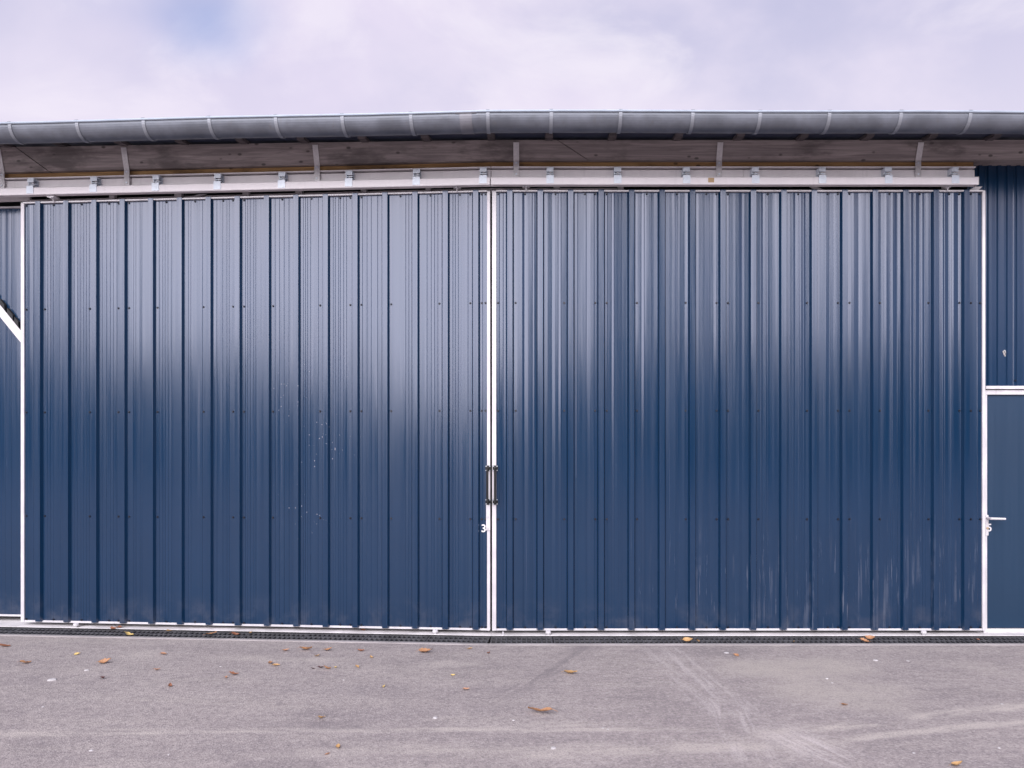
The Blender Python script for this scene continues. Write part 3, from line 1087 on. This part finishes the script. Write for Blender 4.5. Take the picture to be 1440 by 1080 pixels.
for px in STRAPS:
    s_ = P(px, 176, 0.66)[0]
    m = MB()
    fr_ = frame(s_)
    shell(m, GR + 0.0055, GR + 0.001, -4, 176, [s_ - 0.0125, s_ + 0.0125], mm=fr_)
    m.box(s_ - 0.0125, s_ + 0.0125, GD + GR - 0.03, GD + GR + 0.013, GZ + 0.0145 + gz(s_), GZ + 0.0175 + gz(s_), m=fr_)
    obj('strap', m, ZINC_STRAP, gut)

# ------------------------------------------------------------------ floor guides
gd_me = MB()
gd_me.cyl(L(0, 0, 0), L(0, 0, 0.022), 0.011, 10)
gd_me.cyl(L(0, 0, 0.016), L(0, 0, 0.034), 0.023, 12, 0.020)
gd_me = mesh_of(gd_me, 'guide_roller', WHITE)
for px, lab in ((107, 'white floor guide knob under the left part of the figure 3 door'), (612, 'white floor guide knob near the meeting edge of the figure 3 door'),
                (771, 'white floor guide knob below the scuffed door, beside the meeting edge'), (1299, 'white floor guide knob below the scuffed door, near the side door')):
    s_ = P(px, 889, 0.03)[0]
    o = put('guide_roller', gd_me, None, s_, 0.030, 0.014)
    tag(o, lab, 'floor guide', 'white floor guides on the sill')
m = MB()
s_ = P(707.5, 889, 0.03)[0]
m.cyl(W(s_, 0.028, 0.014), W(s_, 0.028, 0.040), 0.006, 8)
m.cyl(W(s_, 0.028, 0.014), W(s_, 0.028, 0.019), 0.013, 8)
tag(obj('floor_bolt', m, WHITE), 'thin white bolt standing on the sill where the doors meet', 'bolt')

# ------------------------------------------------------------------ fallen leaves
def leaf_mesh(seed, mat):
    rnd = random.Random(seed)
    n_ = 9
    m_ = MB()
    curl = rnd.uniform(0.3, 0.95)
    roll = rnd.uniform(0.7, 1.9)
    tw = rnd.uniform(-0.9, 0.9)
    bend = rnd.uniform(-0.5, 0.5)
    vs = []
    for i in range(n_):
        t = i / (n_ - 1)
        wd = 0.30 * (math.sin(math.pi * min(1, t ** 0.8)) ** 0.85) + 0.004
        wd *= 1 + rnd.uniform(-0.14, 0.14)
        x = t - 0.5
        lift = curl * (abs(x) ** 1.7) * 0.8
        for j in range(5):
            q = (j - 2) / 2
            ang = q * roll
            y = wd * math.sin(ang) / max(roll, 0.3) * 1.1
            z = lift + wd * (1 - math.cos(ang)) / max(roll, .3) + 0.03
            y, z = y + tw * x * z, z + tw * 0.15 * q * x
            z += rnd.uniform(-0.035, 0.05) * (1 if j in (0, 4) else 0.5)
            y += rnd.uniform(-0.03, 0.03) + bend * x * x
            vs.append((x, y, max(0.006, z)))
    fs = []
    for i in range(n_ - 1):
        for j in range(4):
            a = i * 5 + j
            fs.append((a, a + 5, a + 6, a + 1))
    m_.add(vs, fs)
    lz = vs[2][2]
    m_.cyl((-0.5, 0, lz), (-0.74, rnd.uniform(-0.08, 0.08), lz * 0.4 + 0.01), 0.012, 5, 0.008)
    me = mesh_of(m_, 'fallen_leaf', mat, smooth=True)
    return me


_leaf_cache = {}
LEAVES = [
    # px, py, width px, colour, heading, label
    (5, 910, 15, 'rust', 10, 'rust leaf with a pale stalk at the far left edge of the yard'),
    (36, 933.5, 14, 'orange', 30, 'crumpled orange leaf alone near the left edge of the asphalt'),
    (109, 920.5, 8, 'yellow', 20, 'small pale yellow leaf between the left edge and the curled orange leaf'),
    (148, 932.5, 16, 'orange', 5, 'curled orange leaf with one rolled end, above a small dark one'),
    (145, 954.5, 10, 'dark', -25, 'small dark maroon leaf below the curled orange leaf'),
    (180, 894, 13, 'yellow', -12, 'pale yellow leaf lying on the pale edge of the drain'),
    (157, 885.5, 12, 'rust', -14, 'rust leaf on the drain grate, first of a touching pair'),
    (167, 883.5, 11, 'rust', -20, 'rust leaf on the drain grate, nearer the sill of a touching pair'),
    (238, 888, 8, 'tan', 30, 'tan leaf on the grate, left of the orange brown ones'),
    (230, 920.5, 9, 'peach', 0, 'small peach leaf beside a pale patch on the asphalt'),
    (220.5, 942.5, 8, 'peach', 10, 'tiny peach brown leaf between the maroon leaf and the red one'),
    (239, 965, 9, 'rust', 60, 'small cupped rust leaf below the tiny peach one'),
    (328, 949.5, 14, 'rust', -10, 'reddish leaf with a pale broken piece beside it'),
    (318, 953.5, 8, 'peach', -35, 'pale broken leaf piece touching the reddish leaf'),
    (297, 893, 15, 'orange', 6, 'orange brown leaf on the outer bar of the grate'),
    (331, 893.5, 12, 'rust', 20, 'rust leaf on the grate between the orange brown and the upright one'),
    (353, 891, 9, 'tan', 75, 'tan leaf standing upright on the grate'),
    (402, 915.5, 9, 'peach', 0, 'faint peach leaf, left end of the row nearest the drain'),
    (430, 914.5, 16, 'orange', 4, 'long narrow orange brown leaf in the row nearest the drain'),
    (461, 915, 11, 'orange', 0, 'orange leaf, right end of the row nearest the drain'),
    (446, 923, 9, 'tan', -25, 'small tan leaf just below the row nearest the drain'),
    (380, 933, 11, 'orange', 70, 'orange leaf leaning on a paler one in a touching pair'),
    (388, 936.5, 10, 'tan', 10, 'pale tan leaf under an orange one in a touching pair'),
    (440, 940.5, 6, 'dark', 0, 'tiny dark leaf left of the dark leaf and orange leaf pair'),
    (451, 939.5, 8, 'dark', 10, 'dark brown leaf touching a narrow orange one'),
    (460, 941, 12, 'orange', -12, 'narrow orange leaf touching the dark brown one'),
    (472.5, 939, 6, 'yellow', 80, 'tiny pale yellow leaf right of the dark and orange pair'),
    (507, 916, 9, 'rust', 0, 'small rust leaf between the drain row and the pointed orange leaf'),
    (522, 925, 7, 'tan', 80, 'small tan leaf standing on end, below the small rust leaf'),
    (502, 938, 9, 'tan', 78, 'tan upturned leaf with a faint pale one beside it'),
    (510, 887, 10, 'rust', -25, 'rust leaf caught against the sill below the figure 3 door'),
    (540, 966, 7, 'yellow', 55, 'bright yellow leaf alone in the middle of the asphalt'),
    (599, 917.5, 18, 'orange', 5, 'pointed orange leaf below the meeting edge of the doors'),
    (660.5, 913, 7, 'tan', 0, 'pale tan leaf chip near the drain below the lock'),
    (688, 919, 8, 'rust', 50, 'small rust leaf right of the pale tan chip'),
    (637, 950, 6, 'yellow', 0, 'tiny cream leaf above the peach leaf'),
    (656, 970.5, 10, 'peach', 5, 'peach leaf below the tiny cream one'),
    (451.5, 1010.5, 11, 'tan', 25, 'flat tan leaf above the curled one near the front'),
    (476, 1051, 12, 'tan', 65, 'curled tan leaf nearest the front of the asphalt'),
    (461, 1061, 8, 'peach', 25, 'faint peach leaf chip beside the curled tan leaf'),
    (802, 948, 18, 'tan', -14, 'long tan leaf on the asphalt below the scuffed door'),
    (759, 1003, 34, 'orange', -14, 'biggest leaf, long bright orange and rolled'),
    (967, 902, 14, 'tan', -6, 'tan leaf lying across the grate below the scuffed door'),
    (981, 902, 8, 'tan', 60, 'short tan leaf upright on the grate beside the longer one'),
    (1035, 922, 9, 'orange', 80, 'small round orange leaf right of a white scrap'),
    (1117, 902.5, 6, 'tan', 45, 'tiny tan leaf on the grate left of the orange pair'),
    (1217, 903, 13, 'orange', -22, 'orange leaf on the grate, outer one of the pair'),
    (1223, 898.5, 13, 'orange', -18, 'orange leaf on the grate, inner one of the pair by the sill'),
    (1187, 992, 10, 'orange', 5, 'small orange leaf on the pale patch of asphalt'),
    (1346, 1077, 16, 'tan', 5, 'tan leaf cut by the bottom edge at the right'),
    (1375, 900, 6, 'rust', 20, 'tiny rust leaf on the drain by the side door'),
]
for i, (px, py, wpx, colr, hd, lab) in enumerate(LEAVES):
    on_grate = py < 905.5 - 0.0225 * max(0, 690 - px)
    z_ = 0.009 if on_grate else 0.001
    p_ = G(px, py, z_)
    size = wpx / F * p_.y * 1.05
    key = (i % 7, colr)
    if key not in _leaf_cache:
        _leaf_cache[key] = leaf_mesh(100 + i, LEAFM[colr])
    o = bpy.data.objects.new('fallen_leaf', _leaf_cache[key])
    COL.objects.link(o)
    o.location = p_
    o.scale = (size,) * 3
    rl = random.Random(i * 7 + 1)
    o.rotation_euler = (R(rl.uniform(-28, 28)), R(rl.uniform(-14, 14)), R(hd * 1.6))
    o.location.z += size * 0.05
    if wpx > 30:
        o.scale = (size * 1.05, size * 0.42, size * 0.8)
        o.rotation_euler = (R(8), R(4), R(154))
    tag(o, lab, 'leaf', 'fallen autumn leaves in front of the doors')

# pale scraps and pebbles
SCR = [
    (73, 956.5, 14, 'large flat white scrap near the left edge of the asphalt'), (60.5, 994, 5, 'small white pebble below the large flat scrap'),
    (128, 1055.5, 7, 'white pebble near the front, at the left'), (237, 1061.5, 4, 'tiny white chip near the front, right of the white pebble'),
    (310, 937.5, 4, 'tiny white chip above the reddish leaf'), (122, 942.5, 8, 'cluster end white chip below the curled orange leaf'),
    (612, 1010, 9, 'pale grey pebble in the open middle of the asphalt'), (722, 1013, 5, 'white pebble just left of the biggest orange leaf'),
    (848, 1024, 4.5, 'white pebble, left of the touching pair near a dark spot'), (855, 1025.5, 5, 'white pebble, right of the touching pair near a dark spot'),
    (778, 1052.5, 10, 'flat white scrap below the biggest orange leaf'), (1021.5, 918, 9, 'thin white scrap left of the small round orange leaf'),
    (1231, 928.5, 9, 'white scrap on the asphalt below the scuffed door, the bigger one'), (1277, 929.5, 6, 'white chip right of the bigger scrap below the scuffed door'),
    (1163, 954.5, 6, 'white chip on the pale patch of asphalt'), (1170.5, 960.5, 4, 'tiny white chip below another on the pale patch'),
    (1285, 1059, 5, 'white pebble on the streaked asphalt near the front right'), (1405, 1052, 5, 'white pebble closest to the front right corner'),
    (1409, 990, 5, 'white pebble above the pale tyre band at the right'), (483.5, 956.5, 4, 'tiny white chip above the bright yellow leaf'),
]
for i, (px, py, wpx, lab) in enumerate(SCR):
    rnd = random.Random(900 + i)
    p_ = G(px, py, 0)
    r_ = wpx / F * p_.y / 2 * 0.85
    m = MB()
    nn = 8
    ring = [(rnd.uniform(0.75, 1.1), 2 * math.pi * (t + rnd.uniform(-.2, .2)) / nn) for t in range(nn)]
    flat = rnd.uniform(0.15, 0.35)
    vs = [Vector((r_ * a * math.cos(b2), r_ * 0.9 * a * math.sin(b2), 0)) for a, b2 in ring]
    vs += [Vector((r_ * a * 0.9 * math.cos(b2), r_ * 0.8 * a * math.sin(b2), r_ * flat)) for a, b2 in ring]
    vs += [Vector((r_ * a * 0.5 * math.cos(b2), r_ * 0.45 * a * math.sin(b2), r_ * flat * 1.5)) for a, b2 in ring]
    vs = [p_ + v for v in vs]
    m.add(vs, [(t, (t + 1) % nn, nn + (t + 1) % nn, nn + t) for t in range(nn)] + [(nn + t, nn + (t + 1) % nn, 2 * nn + (t + 1) % nn, 2 * nn + t) for t in range(nn)] + [tuple(range(2 * nn, 3 * nn))])
    tag(obj('pebble', m, STONE), lab, 'pebble', 'white chips scattered on the asphalt')

# ------------------------------------------------------------------ unseen trees added behind the camera, shaped for the dark reflections in the doors
rnd = random.Random(12)
m = MB()
clumps = []
for i in range(96):
    x = -60 + 120 * i / 95 + rnd.uniform(-.6, .6)
    top = 3.0 + 3.6 * min(1.0, abs(x + 11) / 13) + rnd.uniform(-0.8, 0.8)
    zc_ = 0.8
    while zc_ < top:
        clumps.append((x, -34 + rnd.uniform(-2, 2), zc_, rnd.uniform(1.3, 1.8)))
        zc_ += 1.8
for dz, rr in ((1.5, 1.7), (3.6, 2.6), (6.0, 3.1), (8.4, 3.1), (10.8, 2.8), (13.0, 2.3), (15.0, 1.6)):  # tall tree added for the dark band reflected in the right leaf
    for q_ in range(3):
        clumps.append((6.3 + rnd.uniform(-.6, .6), -24 + rnd.uniform(-.6, .6), dz + rnd.uniform(-.4, .4), rr))
for cx, cy, cz, cr in clumps:
    for k in range(int(90 * cr)):
        v = Vector((rnd.gauss(0, 1), rnd.gauss(0, 1), rnd.gauss(0, 1))).normalized() * cr * rnd.uniform(0.45, 1.05)
        c = Vector((cx, cy, max(0.1, cz + v.z))) + Vector((v.x, v.y, 0))
        u = Vector((rnd.gauss(0, 1), rnd.gauss(0, 1), rnd.gauss(0, 1))).normalized()
        q = u.orthogonal().normalized() * rnd.uniform(0.24, 0.44)
        r2 = u.cross(q).normalized() * rnd.uniform(0.24, 0.44)
        m.add([c - q, c - r2 * 0.6, c + q, c + r2 * 0.6], [(0, 1, 2, 3)])
tag(obj('reflection_trees', m, TREES), 'unseen dark green trees added behind the camera to darken the door reflections', 'trees', kind='stuff')
